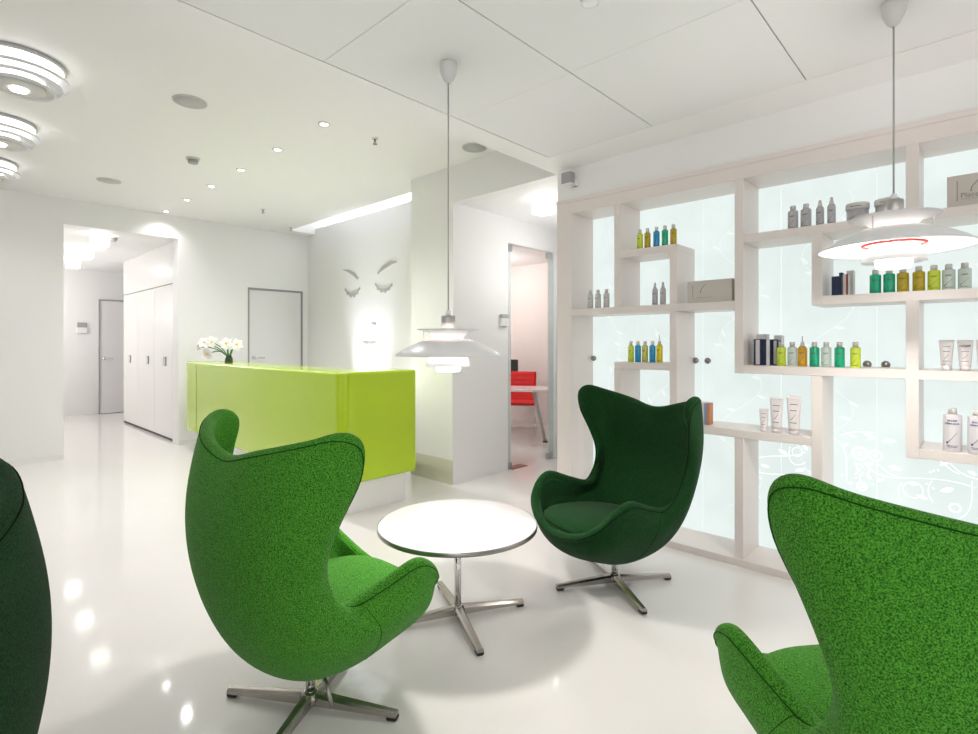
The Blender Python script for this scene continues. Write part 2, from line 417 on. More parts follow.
# quieter tendrils higher up on the other doors
for pi_, (ya, yb) in enumerate(zip(edges, edges[1:])):
    if pi_ > 5: break
    vm = MB(); ym = (ya+yb)/2 if pi_ else 2.05; hw = .13 if pi_ else .05
    pts = [(ym+hw*sin(k*.55+pi_*1.3), .25+k*.052) for k in range(38)]
    ribbon(vm, pts, .004)
    for k in range(2, 36, 2):
        y, z = pts[k]; a = .6+random.uniform(-.5, .9)+(pi if k % 4 else 0); leaf(vm, (y+.028*cos(a), z+.028*sin(a)), a, .06, .011)
    if pi_ != 4: vm.build('etched_tendrils', M['etchf'], panels[pi_])

# small speaker on the wall over the shelving end
sp = thing('wall_sensor', 'small grey box on a white bracket high on the wall above the shelving end', 'sensor', (3.28, 2.235, 2.505))
MB().box(-.09, -.03, -.04, .04, -.035, .045, bev=.004).build('housing', M['grey'], sp)
m = MB(); m.box(-.03, 0, -.045, -.02, -.05, .0); m.box(-.085, -.0, -.042, .03, -.05, -.036); m.build('bracket', M['white'], sp)

# ------------------------------------------------------------------ bottles, jars, tubes and boxes on the shelves
def font_mesh(txt, size, bold=0):
    cu = bpy.data.curves.new('t', 'FONT'); cu.body = txt; cu.size = size; cu.align_x = 'CENTER'; cu.extrude = 0; cu.offset = bold
    o = bpy.data.objects.new('t', cu); COL.objects.link(o)
    dg = bpy.context.evaluated_depsgraph_get(); me = bpy.data.meshes.new_from_object(o.evaluated_get(dg))
    bpy.data.objects.remove(o); return me
def wrap(me_pts, r):  # (u,v) -> on cylinder facing -x
    out = []
    for u, v in me_pts:
        a = pi + u/r
        out.append(((r+.0008)*cos(a), (r+.0008)*sin(a), v))
    return out
def swoosh(mb, r, z0, z1, w, th):
    # diagonal stroke with a drop at its lower left, wrapped round the front
    n = 14; G = []
    for k in range(n):
        t = k/(n-1); u = w*(.85-1.7*t)*.5*1.0; v = z0+(z1-z0)*(t**1.0*.72+.28*sin(t*pi*.5)**3)
        # viewer sees +u at right when looking along +x -> y decreases to the right
        ww = th*(1.0-.55*t)
        p = wrap([(-u*-1*-1, v-ww), (-u*-1*-1, v+ww)], r); G.append(p)
    mb.grid(G)
    c = (w*.85*.5, z0); dr = th*2.2
    ring = wrap([(-c[0]+dr*cos(2*pi*k/10), c[1]+dr*1.3*sin(2*pi*k/10)) for k in range(10)], r)
    vs = [mb.bm.verts.new(p) for p in ring]; mb.bm.faces.new(vs)
def lines(mb, r, w, zs, h):
    for z, f in zs:
        G = []
        for k in range(7):
            u = (k/6-.5)*w*f
            G.append(wrap([(u, z-h/2), (u, z+h/2)], r))
        mb.grid(G)
def label_marks(o, r, h, ink, w):
    m = MB(); swoosh(m, r, h*.20, h*.52, w, h*.010); lines(m, r, w, ((h*.70, .7), (h*.66, .55), (h*.11, .8)), h*.018)
    m.build('printed_mark', ink, o)
def make_bottle(kind, r, h, col):
    o = bpy.data.objects.new('bottle', None); COL.objects.link(o)
    m = MB()
    if kind == 'bottle':
        m.lathe([(0, 0), (r*.92, 0), (r, .004), (r, h*.74), (r*.93, h*.775), (r*.55, h*.80), (0, h*.80)], 24)
        m.build('body', M['b_'+col], o)
        MB().lathe([(0, h*.80), (r*.56, h*.80), (r*.56, h*.985), (r*.5, h), (0, h)], 20).build('cap', M['cap'], o)
        label_marks(o, r, h*.8, M['ink'], r*1.5)
    elif kind == 'slim':
        m.lathe([(0, 0), (r*.92, 0), (r, .004), (r, h*.66), (r*.85, h*.72), (r*.6, h*.75), (0, h*.75)], 24)
        m.build('body', M['b_'+col], o)
        MB().lathe([(0, h*.75), (r*.62, h*.75), (r*.5, h*.84), (r*.36, h*.97), (r*.28, h), (0, h)], 20).build('cap', M['cap'], o)
        label_marks(o, r, h*.75, M['ink'], r*1.5)
    elif kind == 'dropper':
        b = h*.66
        m.lathe([(0, 0), (r*.92, 0), (r, .004), (r, b*.88), (r*.6, b), (0, b)], 24); m.build('body', M['b_'+col], o)
        MB().lathe([(0, b), (r*.5, b), (r*.42, b+.02), (r*.14, b+.028), (r*.09, h), (0, h)], 16).build('nozzle', M['cap'], o)
        label_marks(o, r, b, M['ink'], r*1.5)
    elif kind == 'jar':
        m.lathe([(0, 0), (r*.90, 0), (r*.94, .004), (r*.97, h*.68), (0, h*.68)], 36); m.build('body', M['b_'+col], o)
        MB().lathe([(0, h*.68), (r*1.02, h*.68), (r*1.04, h*.70), (r*1.04, h*.96), (r, h), (0, h)], 36).build('lid', M['cap'], o)
        mk = MB(); swoosh(mk, r*.985, h*.16, h*.52, r*1.2, h*.012); lines(mk, r*1.04, r, ((h*.80, 1.0),), h*.03); mk.build('printed_mark', M['ink'], o)
    elif kind == 'large':
        m.lathe([(0, 0), (r*.95, 0), (r, .004), (r, h*.82), (r*.96, h*.845), (r*.45, h*.865), (0, h*.865)], 32); m.build('body', M['big'], o)
        MB().lathe([(0, h*.86), (r*.46, h*.86), (r*.46, h*.985), (r*.42, h), (0, h)], 24).build('cap', M['cap'], o)
        mk = MB(); swoosh(mk, r, h*.20, h*.44, r*1.25, h*.010)
        lines(mk, r, r*1.4, ((h*.13, .9), (h*.10, .7)), h*.012)
        mk.build('printed_mark', M['inkb'], o)
        for txt, z in (('BAUME', .70), ('DEMAQUIL', .63)):
            me = font_mesh(txt, h*.056, .0003)
            for v in me.vertices:
                u, vv = v.co.x, v.co.y
                p = wrap([(u*1.0*-1, 0)], r+.0004)[0]
                # looking along +x the reader's right is -y
                a = pi+u/r
                v.co = ((r+.0012)*cos(a), (r+.0012)*sin(a), h*z+vv)
            link('lettering', me, M['inkb'], o)
    elif kind == 'tube':
        n = 28; G = []
        for t in [k/10 for k in range(11)]:
            z = .022+(h-.022)*t; rx = r*(.72+.28*t); ry = max(r*(.72*(1-t)), .002)
            G.append([(ry*cos(2*pi*k/n), rx*sin(2*pi*k/n), z) for k in range(n)])
        m.grid(G, closed=True)
        m.bm.faces.new([m.bm.verts.new(p) for p in G[-1]]); m.bm.faces.new([m.bm.verts.new(p) for p in G[0]][::-1])
        m.build('body', M['tube'], o, weld=1e-5)
        MB().lathe([(0, 0), (r*.66, 0), (r*.70, .024), (0, .024)], 24).build('cap', M['tube'], o)
        mk = MB()
        def tx(u, z):
            t = (z-.022)/(h-.022); rx = r*(.72+.28*t); ry = max(r*(.72*(1-t)), .002)
            s = max(-1, min(1, u/rx)); return (-(ry*math.sqrt(max(0, 1-s*s)))-.001, -u, z)
        for z, f in ((h*.78, .9), (h*.62, .8), (h*.30, .8)):
            G = [[tx((q/8-.5)*r*1.1*f, z-h*.008), tx((q/8-.5)*r*1.1*f, z+h*.008)] for q in range(9)]; mk.grid(G)
        G = []
        for q in range(10):
            t = q/9; u = (-.32+.6*t)*r; z = h*(.38+.12*t**1.5+.02*t); G.append([tx(u, z-h*.008), tx(u, z+h*.008)])
        mk.grid(G)
        mk.build('printed_mark', M['ink'], o)
    return o
SPOT = lambda px, x: None
def ycoord(px, x):
    t = (px-489)/F; d = x/(cos(ANG)+t*sin(ANG)); return (sin(ANG)-t*cos(ANG))*d
protos = {}
def put(kind, r, h, col, px, z, label, cat, group, x=3.335, name='bottle'):
    key = (kind, r, h, col)
    if key not in protos: o = make_bottle(*key); protos[key] = o
    else: o = copy_tree(protos[key])
    o.name = name
    o.location = (x, ycoord(px, x), z+.0005); tag(o, label, cat, group); return o
R_, H_ = .0205, .125
g1 = 'coloured bottles on the upper left shelf'
for px, c, l in ((640, 'lime', 'lime yellow bottle, leftmost of the five on the small upper shelf'), (647.5, 'olive', 'olive amber bottle second from left, between lime and blue on small upper shelf'), (656.5, 'blue', 'bright blue bottle standing on the small upper left shelf'),
                 (665, 'green', 'sea green bottle standing beside the blue one on the small upper shelf'), (673.5, 'olive', 'olive amber bottle, rightmost of five on the small upper shelf')):
    put('bottle', R_, H_+.015, c, px, 1.937, l, 'bottle', g1)
g2 = 'white bottles in the left end compartment'
for px, l in ((590.5, 'small white bottle, leftmost of three in the left end compartment'), (598, 'small white bottle, middle of three in the left end compartment'), (606.5, 'small white bottle, rightmost of three in the left end compartment')):
    put('bottle', .0215, .135, 'white', px, 1.555, l, 'bottle', g2)
g3 = 'slim grey bottles under the small shelf'
put('slim', .0185, .152, 'grey', 655, 1.555, 'slim grey nozzle bottle, left of the pair below the small upper shelf', 'bottle', g3)
put('slim', .0185, .152, 'grey', 663, 1.555, 'slim grey nozzle bottle, right of the pair below the small upper shelf', 'bottle', g3)
g4 = 'coloured bottles on the low left shelf'
for px, c, k, l in ((631, 'lime', 'bottle', 'lime bottle at the left end of the low row behind the far green armchair'), (638, 'blue', 'bottle', 'blue bottle between lime and khaki bottles on the lower left shelf'), (645, 'khaki', 'bottle', 'khaki bottle between the two blue bottles on the lower left shelf'),
                    (652.5, 'blue', 'bottle', 'blue bottle beside the yellow nozzle bottle on the lower left shelf'), (659.5, 'yellow', 'dropper', 'yellow bottle with thin nozzle at the right end of lower left shelf')):
    put(k, .0205, .185 if k == 'dropper' else .143, c, px, 1.175, l, 'bottle', g4, x=3.33)
g5 = 'grey bottles on the top right shelf'
put('bottle', .0262, .135, 'grey', 793, 1.937, 'round grey bottle with black stroke, leftmost on the long top shelf', 'bottle', g5)
put('bottle', .0262, .135, 'grey', 806, 1.937, 'round grey bottle, second from left on the long top shelf', 'bottle', g5)
put('slim', .0195, .143, 'grey', 820, 1.937, 'slim grey nozzle bottle beside the round grey bottles on top shelf', 'bottle', g5)
put('slim', .0195, .150, 'grey', 831.5, 1.937, 'slim grey nozzle bottle beside the wide jar on top shelf', 'bottle', g5)
put('jar', .051, .098, 'grey', 857.5, 1.937, 'wide grey jar with black stroke left of the pendant cord', 'jar', 'grey jars', x=3.36, name='jar')
put('jar', .051, .098, 'grey', 887, 1.937, 'wide grey jar half hidden behind the hanging lamp cap', 'jar', 'grey jars', x=3.36, name='jar')
g6 = 'coloured bottles behind the right pendant'
for px, c, l in ((875.4, 'green', 'sea green bottle, left of the pair beneath the right pendant lamp'), (889.2, 'green', 'sea green bottle, right of the pair beneath the right pendant lamp'), (903, 'olive', 'olive yellow bottle beside the sea green pair beneath the pendant'),
                 (918.8, 'olive', 'olive yellow bottle with grey cap next to the lime bottle below pendant'), (934, 'lime', 'lime bottle between olive and pale bottles on the shelf behind the pendant'), (948.7, 'pale', 'pale clear bottle next to the lime one behind the right pendant'),
                 (964.8, 'pale', 'pale clear bottle at the right end of the row behind pendant')):
    put('bottle', .0245, .122, c, px, 1.555, l, 'bottle', g6, x=3.32)
g7 = 'coloured bottles on the middle right shelf'
for px, c, k, l in ((781.5, 'lime', 'bottle', 'lime bottle standing right beside the navy cartons on the middle shelf'), (792.3, 'pale', 'bottle', 'pale clear bottle between lime and amber bottles on middle shelf'), (802.4, 'amber', 'dropper', 'amber bottle with thin pointed nozzle on the middle right shelf'),
                    (814.5, 'green', 'bottle', 'sea green bottle beside the amber nozzle bottle on middle shelf'), (826.3, 'pale', 'bottle', 'pale clear bottle between the two sea green bottles on middle shelf'), (839.6, 'green', 'bottle', 'sea green bottle, right one of two on the middle right shelf'),
                    (855.5, 'lime', 'bottle', 'lime bottle at the right end of the middle row near round knobs')):
    put(k, .0235, .168 if k == 'dropper' else .134, c, px, 1.175, l, 'bottle', g7, x=3.32)
g8 = 'white tubes by the right edge'
put('tube', .0285, .142, 'w', 946.5, 1.175, 'white tube with small black stroke, left of the right edge trio', 'tube', g8, x=3.33, name='cosmetic_tube')
t2 = put('tube', .0295, .142, 'x', 965.3, 1.175, 'white tube with bold dark lettering near the right picture edge', 'tube', g8, x=3.33, name='cosmetic_tube')
put('tube', .0285, .142, 'w', 984, 1.175, 'white tube cut by the right edge of the photo', 'tube', g8, x=3.33, name='cosmetic_tube')
me = font_mesh('eXTREME', .0098, .0002)
for v in me.vertices: u, w = v.co.x, v.co.y; v.co = (-.0135, -u, .113+w)
link('lettering', me, M['ink'], t2)
g9 = 'white tubes on the low shelf'
put('tube', .026, .128, 'w', 764, .795, 'small white tube, shortest of three on the low shelf', 'tube', g9, x=3.33, name='cosmetic_tube')
put('tube', .036, .195, 'w', 776.5, .795, 'white tube standing between the small and the tallest tube', 'tube', g9, x=3.33, name='cosmetic_tube')
put('tube', .038, .212, 'w', 794, .795, 'tallest white tube at the right end of the low shelf', 'tube', g9, x=3.33, name='cosmetic_tube')
g10 = 'large white bottles'
put('large', .035, .200, 'w', 952.5, .795, 'large white bottle with blue lettering on the low right shelf', 'bottle', g10, x=3.33)
put('large', .035, .200, 'w', 977.5, .795, 'large white bottle with blue lettering cut by the photo edge', 'bottle', g10, x=3.33)
def carton(name, label, cat, px0, px1, z, h, body, x=3.33, dep=.06, front=None, group=None):
    ya, yb = ycoord(px1, x), ycoord(px0, x); w = yb-ya
    o = thing(name, label, cat, (x, (ya+yb)/2, z+.0005), group=group)
    MB().box(0, dep, -w/2, w/2, 0, h, bev=.0012, seg=1).build('body', body, o)
    if front:
        for (a, b, c, d, mm, nm) in front:
            MB().box(-.0008, .0006, w/2-b*w, w/2-a*w, c*h, d*h).build(nm, mm, o)
    return o
gb = 'cartons on the middle right shelf'
carton('carton', 'navy carton with white front at the left end of the middle shelf', 'carton', 753.6, 762.2, 1.175, .152, M['navy'], front=((.25, .72, .03, .97, M['cart'], 'front_label'),), group=gb)
carton('carton', 'narrow navy carton with grey side between the two navy cartons', 'carton', 762.8, 769.8, 1.175, .150, M['navy'], front=((.5, 1, .0, 1, M['cart'], 'front_label'),), group=gb)
carton('carton', 'tall grey carton rising behind the white-fronted navy carton', 'carton', 756, 766.5, 1.175, .182, M['cart'], x=3.42, group=gb)
carton('carton', 'navy carton half hidden behind the lime bottle on the middle shelf', 'carton', 771.2, 778, 1.175, .150, M['navy'], front=((.35, .8, .05, .95, M['cart'], 'front_label'),), x=3.36, group=gb)
carton('carton', 'grey carton behind the second navy carton near the lime bottle', 'carton', 774, 781.5, 1.175, .175, M['cart'], x=3.44, group=gb)
gc = 'cartons under the right pendant'
carton('carton', 'dark navy carton standing on the shelf under the right pendant', 'carton', 831.5, 841, 1.555, .105, M['navy'], dep=.05, group=gc)
carton('carton', 'thin dark tall carton behind the navy one under the right pendant', 'carton', 839, 842.5, 1.555, .132, M['navy'], x=3.41, dep=.05, group=gc)
carton('carton', 'white carton with brown red spine beside the navy one below pendant', 'carton', 843, 848.5, 1.555, .112, M['cart'], dep=.05, front=((.55, .95, .0, 1, M['redsp'], 'spine'),), group=gc)
carton('carton', 'grey carton with sloped top behind the brown red spine below pendant', 'carton', 846.5, 853.5, 1.555, .138, M['cart'], x=3.40, dep=.05, group=gc)
def big_box(label, px0, px1, z, h, txt, bar, dot, end, ul, x=3.31):
    o = carton('gift_box', label, 'box', px0, px1, z, h, M['cart2'], x=x, dep=.09)
    w = abs(ycoord(px0, x)-ycoord(px1, x))
    mk = MB(); 
    def q(u, v): return (-.0012, w/2-u*w, v*h)
    pts = [q(dot+(end-dot)*(k/9), .50+.32*(k/9)**.6) for k in range(10)]
    mk.tube(pts, .0016, 6); mk.tube([q(bar, .2), q(bar, .82)], .0011, 6); mk.tube([q(ul[0], .24), q(ul[1], .24)], .0007, 6)
    mk.lathe([(0, -.004), (.004, 0), (0, .004)], 10, c=q(dot, .48)); mk.build('printed_mark', M['inkg'], o)
    if txt:
        me = font_mesh(txt, h*.21)
        for v in me.vertices: a, b = v.co.x, v.co.y; v.co = (-.0014, w/2-.50*w-a, h*.29+b)
        link('lettering', me, M['inkg'], o)
big_box('wide beige carton lying left of the tall upright on the middle left shelf', 687.3, 732, 1.555, .138, None, .13, .31, .42, (.22, .56))
big_box('wide beige carton with lettering on the top shelf at right edge', 947, 1006, 1.937, .150, 'Placenta', .18, .42, .58, (.25, .75))
gk = 'small boxes on the low shelf'
carton('booklet', 'dark booklet leaning by the far armchair on the low shelf', 'booklet', 691.5, 697, .795, .135, M['navy'], group=gk)
carton('booklet', 'white booklet between dark and blue spines behind the far armchair', 'booklet', 697.2, 703.8, .795, .138, M['cart'], group=gk)
carton('booklet', 'pale blue booklet beside the orange brown one on low shelf', 'booklet', 704, 706.3, .795, .135, M['bluesp'], group=gk)
carton('booklet', 'orange brown booklet at the right of the small row on low shelf', 'booklet', 706.5, 709.5, .795, .135, M['orange'], group=gk)

# ------------------------------------------------------------------ armchairs
RIM = [[0.0, -0.292, 0.957], [0.185, -0.288, 0.992], [0.354, -0.226, 1.03], [0.432, -0.154, 1.050], [0.447, -0.081, 1.015], [0.434, -0.073, 0.925], [0.387, -0.119, 0.789], [0.34, -0.144, 0.667], [0.317, -0.126, 0.561], [0.314, -0.054, 0.501], [0.334, 0.06, 0.527], [0.36, 0.189, 0.567], [0.349, 0.276, 0.535], [0.302, 0.346, 0.462], [0.191, 0.387, 0.394], [0.0, 0.404, 0.359]]
POLE = (0, .035, .166)
LR = [(0, -.195), (.065, -.187), (.12, -.165), (.162, -.135), (.188, -.10), (.203, -.065), (.213, -.03), (.219, 0), (.221, .03), (.220, .06), (.212, .10), (.196, .145), (.168, .185), (.13, .215), (.075, .24), (0, .25)]
MR = [(0, -.315, .375), (.115, -.30, .375), (.21, -.265, .375), (.28, -.22, .375), (.32, -.172, .375), (.34, -.13, .372), (.352, -.09, .37), (.358, -.045, .367), (.36, -.005, .365), (.36, .045, .365), (.358, .110, .365), (.347, .19, .367), (.322, .256, .335), (.270, .312, .300), (.168, .358, .265), (0, .374, .240)]
U1 = [(0, -.372, .57), (.115, -.362, .57), (.222, -.340, .575), (.290, -.296, .58), (.332, -.252, .58), (.352, -.214, .575), (.352, -.182, .565), (.345, -.145, .53)]
U2 = [(0, -.372, .78), (.165, -.358, .79), (.308, -.320, .815), (.392, -.265, .825), (.422, -.206, .815), (.417, -.167, .77), (.376, -.162, .69), (.345, -.15, .61)]
def build_ctrl():
    C = []
    for i in range(16):
        l = (LR[i][0], LR[i][1], .198-.012*(i/15)); m_ = MR[i]; r = RIM[i]
        if i < 8: u1, u2 = U1[i], U2[i]
        else:
            m3, r3 = Vector(m_), Vector(r); out = Vector((m_[0], m_[1]*.8, -.12)).normalized()
            u1 = tuple(m3.lerp(r3, .36)+out*.010); u2 = tuple(m3.lerp(r3, .70)+out*.009)
        C.append([Vector(POLE), Vector(l), Vector(m_), Vector(u1), Vector(u2), Vector(r)])
    return C
def crv(a, b, c, d, t): return .5*(2*b+(c-a)*t+(2*a-5*b+4*c-d)*t*t+(3*b-a-3*c+d)*t**3)
def shell_grid(ns=5, nv=5):
    C = build_ctrl()
    mir = lambda v: Vector((-v.x, v.y, v.z))
    Q = [[mir(v) for v in C[1]]] + C + [[mir(v) for v in C[-2]]]
    half = []
    for i in range(1, len(Q)-2):
        for k in range(ns):
            t = k/ns; half.append([crv(Q[i-1][j], Q[i][j], Q[i+1][j], Q[i+2][j], t) for j in range(6)])
    half.append(C[-1])
    full = half + [[mir(v) for v in h] for h in half[-2:0:-1]]
    G = []
    for P in full:
        col = []
        for j in range(5):
            a = P[j-1] if j else P[0]*2-P[1]*1; 
            if j == 0: a = Vector((-P[1].x, 2*P[0].y-P[1].y, P[1].z))
            d = P[j+2] if j < 4 else P[5]*2-P[4]
            for k in range(nv): col.append(crv(a, P[j], P[j+1], d, k/nv))
        col.append(P[5].copy()); G.append(col)
    n, m = len(G), len(G[0])
    for it in range(30):
        N = [[v.copy() for v in c] for c in G]
        for i in range(n):
            for j in range(4, m-2):
                w = .5 if j < m-3 else .3
                N[i][j] = G[i][j].lerp((G[i-1][j]+G[(i+1) % n][j]+G[i][j-1]+G[i][j+1])/4, w)
        G = N
    return G
def make_chair(fab, seam):
    root = bpy.data.objects.new('swivel_armchair', None); COL.objects.link(root)
    G = shell_grid(); n = len(G); nv = len(G[0]); T = .046
    nor = [[None]*nv for _ in range(n)]
    for i in range(n):
        for j in range(nv):
            ds = G[(i+1) % n][j]-G[(i-1) % n][j]; dv = G[i][min(j+1, nv-1)]-G[i][max(j-1, 0)]
            nn = ds.cross(dv)
            if j == 0 or nn.length < 1e-9: nn = Vector((0, 0, -1))
            nn.normalize(); nor[i][j] = nn
    # make sure they point outwards (back centre must point to -y)
    sgn = 1 if nor[0][12].y < 0 else -1
    for i in range(n):
        for j in range(nv):
            nor[i][j] = nor[i][j]*sgn if j else Vector((0, 0, -1))
    rows = []
    for j in range(nv):
        rows.append([G[i][j].copy() for i in range(n)])
    # pull the rim back so the rolled edge ends on the traced outline
    rim_dir = []
    for i in range(n):
        d = (G[i][-1]-G[i][-2]).normalized(); rim_dir.append(d)
    for i in range(n):
        L = .5*T
        rows[-1][i] = rows[-1][i]-rim_dir[i]*L
        rows[-2][i] = rows[-2][i].lerp(rows[-1][i], .0) if (rows[-2][i]-G[i][-1]).length > L*1.25 else rows[-1][i]-rim_dir[i]*.010
        if (rows[-3][i]-G[i][-1]).length < L*1.7: rows[-3][i] = rows[-1][i]-rim_dir[i]*.024
    outer = rows
    arc = []
    for k in range(1, 6):
        a = pi*k/6; ring = []
        for i in range(n):
            nn = nor[i][-1]; c = rows[-1][i]-nn*T/2
            ring.append(c+nn*cos(a)*T/2+rim_dir[i]*sin(a)*T*.5)
        arc.append(ring)
    inner = []
    for j in range(nv-1, 0, -1):
        inner.append([rows[j][i]-nor[i][j]*(T if j > 5 else T) for i in range(n)])
    m = MB(); allrows = outer+arc+inner
    m.grid(allrows, closed=True)
    bmesh.ops.remove_doubles(m.bm, verts=m.bm.verts, dist=1e-4)
    bmesh.ops.recalc_face_normals(m.bm, faces=m.bm.faces)
    sh_ = m.build('shell', fab, root)
    md = sh_.modifiers.new('s', 'SUBSURF'); md.levels = 1; md.render_levels = 1
    # piping seam where outer back meets the rolled rim
    pts = [rows[-1][i]-rim_dir[i]*.004+nor[i][-1]*.0006 for i in range(n)]
    MB().tube(pts, .0017, 6, closed=True).build('piping', seam, root)
    # vertical seam on each side of the shell
    for s in (1, -1):
        i = 46 if s > 0 else n-46
        pts = [rows[j][i]+nor[i][j]*.0002 for j in range(6, nv)]
        MB().tube(pts, .0009, 5).build('side_seam', seam, root)
    # seat cushion
    cu = MB(); N = 56; G2 = []
    def outl(a, s):
        x = .284*math.copysign(abs(cos(a))**.72, cos(a)); y = .085+.290*math.copysign(abs(sin(a))**.80, sin(a))
        x *= (1.0 if y > 0.05 else 1-.16*((.05-y)/.25))
        return x*s, .085+(y-.085)*s
    for s, z in ((.02, .445), (.3, .444), (.6, .438), (.82, .428), (.93, .417), (.985, .402), (1.0, .385), (.99, .365), (.95, .345), (.8, .325)):
        G2.append([(*outl(2*pi*k/N, s), z+.02*(outl(2*pi*k/N, s)[1]-.1)/.28-.030) for k in range(N)])
    cu.grid(G2, closed=True)
    cu.bm.faces.new([cu.bm.verts.new(p) for p in G2[0]])
    bmesh.ops.remove_doubles(cu.bm, verts=cu.bm.verts, dist=1e-5); bmesh.ops.recalc_face_normals(cu.bm, faces=cu.bm.faces)
    cu.build('seat_cushion', fab, root)
    cp = MB(); cp.tube([(*outl(2*pi*k/N, 1.002), .385+.02*(outl(2*pi*k/N, 1)[1]-.1)/.28-.030) for k in range(N)], .0016, 6, closed=True); cp.build('cushion_piping', seam, root)
    return root
def star_base(root, top, ang, R, feet=True, z_hub=.098):
    MB().lathe([(0, .03), (.017, .03), (.017, top), (0, top)], 24).build('post', M['chrome'], root)
    MB().lathe([(0, .012), (.022, .012), (.036, .022), (.036, .046), (.026, .060), (.019, .064), (0, .064)], 28).build('hub', M['alu'], root)
    for k in range(4):
        a = ang+k*pi/2; ca, sa = cos(a), sin(a); G = []
        # top ridge falls from the hub to the foot; hollow underside
        for t in [q/8 for q in range(9)]:
            r = .012+(R-.012)*t; w = .021-.006*t; zt = .060-.028*t; h = .040-.022*t
            prof = [(-w, zt-h), (-w, zt-.010), (-w*.55, zt-.001), (w*.55, zt-.001), (w, zt-.010), (w, zt-h)]
            G.append([(r*ca-p*sa, r*sa+p*ca, z) for p, z in prof])
        m = MB(); m.grid(G, closed=True)
        m.bm.faces.new([m.bm.verts.new(p) for p in G[-1]]); m.bm.faces.new([m.bm.verts.new(p) for p in G[0]][::-1])
        bmesh.ops.remove_doubles(m.bm, verts=m.bm.verts, dist=1e-5); bmesh.ops.recalc_face_normals(m.bm, faces=m.bm.faces)
        leg = m.build('leg', M['alu'], root, smooth=False)
        g = MB(); b = bmesh.new(); bmesh.ops.create_cube(b, size=1)
        bmesh.ops.scale(b, vec=(.038, .032, .016), verts=b.verts); bmesh.ops.bevel(b, geom=b.edges[:], offset=.004, segments=2, affect='EDGES')
        g.add(b, Matrix.Translation(((R-.017)*ca, (R-.017)*sa, .008)) @ Matrix.Rotation(a, 4, 'Z')); g.build('foot_glide', M['black'], leg)
def chair_base(root, base_world, face):
    star_base(root, .215, RAD(base_world)-face+pi/2, .328)
    m = MB(); m.tube([(.03, -.02, .19), (.13, -.03, .185), (.165, -.035, .17), (.205, -.04, .11)], .007, 10); m.build('tilt_lever', M['satin'], root)
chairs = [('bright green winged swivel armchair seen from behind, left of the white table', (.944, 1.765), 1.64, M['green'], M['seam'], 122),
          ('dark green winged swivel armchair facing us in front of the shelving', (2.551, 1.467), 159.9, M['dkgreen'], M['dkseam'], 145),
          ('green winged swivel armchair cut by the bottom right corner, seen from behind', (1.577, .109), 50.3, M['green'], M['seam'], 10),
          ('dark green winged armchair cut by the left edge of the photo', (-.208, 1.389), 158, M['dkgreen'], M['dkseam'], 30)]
cache = {}
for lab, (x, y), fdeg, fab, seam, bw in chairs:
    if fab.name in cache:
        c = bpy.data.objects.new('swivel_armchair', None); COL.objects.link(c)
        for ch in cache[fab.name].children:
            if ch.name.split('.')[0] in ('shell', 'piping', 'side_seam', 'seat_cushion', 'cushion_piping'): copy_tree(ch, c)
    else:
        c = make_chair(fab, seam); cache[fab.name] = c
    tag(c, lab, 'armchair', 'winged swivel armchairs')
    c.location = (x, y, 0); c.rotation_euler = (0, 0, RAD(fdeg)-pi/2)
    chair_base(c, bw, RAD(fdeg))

# ------------------------------------------------------------------ coffee table
t = thing('coffee_table', 'round white coffee table with metal rim on a four star pedestal', 'table', (1.735, 1.835, 0))
TZ = .453
MB().lathe([(0, TZ-.020), (.368, TZ-.020), (.3735, TZ-.017), (.3735, TZ-.003), (.371, TZ), (0, TZ)], 96).build('tabletop', M['tabletop'], t)
MB().lathe([(.3736, TZ-.021), (.3765, TZ-.020), (.3765, TZ-.0015), (.3736, TZ-.0005)], 96, close=True).build('edge_band', M['satin'], t)
star_base(t, TZ-.020, RAD(-27), .335)
MB().lathe([(0, TZ-.034), (.07, TZ-.034), (.075, TZ-.0205), (0, TZ-.0205)], 32).build('top_plate', M['satin'], t)

# ------------------------------------------------------------------ reception desk
dk = thing('reception_desk', 'glossy lime green reception desk with rounded corner on white plinth', 'desk', (2.10, 3.48, 0))
def rounded(poly, rad, n=8):
    out = []; N = len(poly)
    for i in range(N):
        p = Vector(poly[i]); a = Vector(poly[i-1]); b = Vector(poly[(i+1) % N]); r = rad[i]
        if r == 0: out.append(tuple(p)); continue
        da = (a-p).normalized(); db = (b-p).normalized(); th = da.angle(db); d = r/math.tan(th/2)
        pa = p+da*d; pb = p+db*d; c = p+(da+db).normalized()*(r/sin(th/2))
        a0 = math.atan2((pa-c).y, (pa-c).x); a1 = math.atan2((pb-c).y, (pb-c).x); dd = (a1-a0+pi) % (2*pi)-pi
        out += [(c.x+r*cos(a0+dd*k/n), c.y+r*sin(a0+dd*k/n)) for k in range(n+1)]
    return out
# L: corner at the local origin, long arm along +y, short arm along +x
poly = [(0, 0), (.72, 0), (.72, .42), (.40, .42), (.47, 3.70), (.095, 3.70)]
rp = rounded(poly, [.07, .03, .03, .05, .03, .04])
MB().prism(rp, .24, 1.085, bev=.018).build('counter', M['lime'], dk)
pl = [(.10, .06), (.64, .06), (.64, .36), (.36, .36), (.40, 3.55), (.18, 3.55)]
MB().prism(pl, 0, .24).build('plinth', M['white'], dk)
MB().box(.41, .95, .46, 3.3, .70, .73, bev=.004).build('work_surface', M['white'], dk)
MB().box(.080, .0845, 3.30, 3.304, .27, 1.055).build('joint', M['lime'], dk)

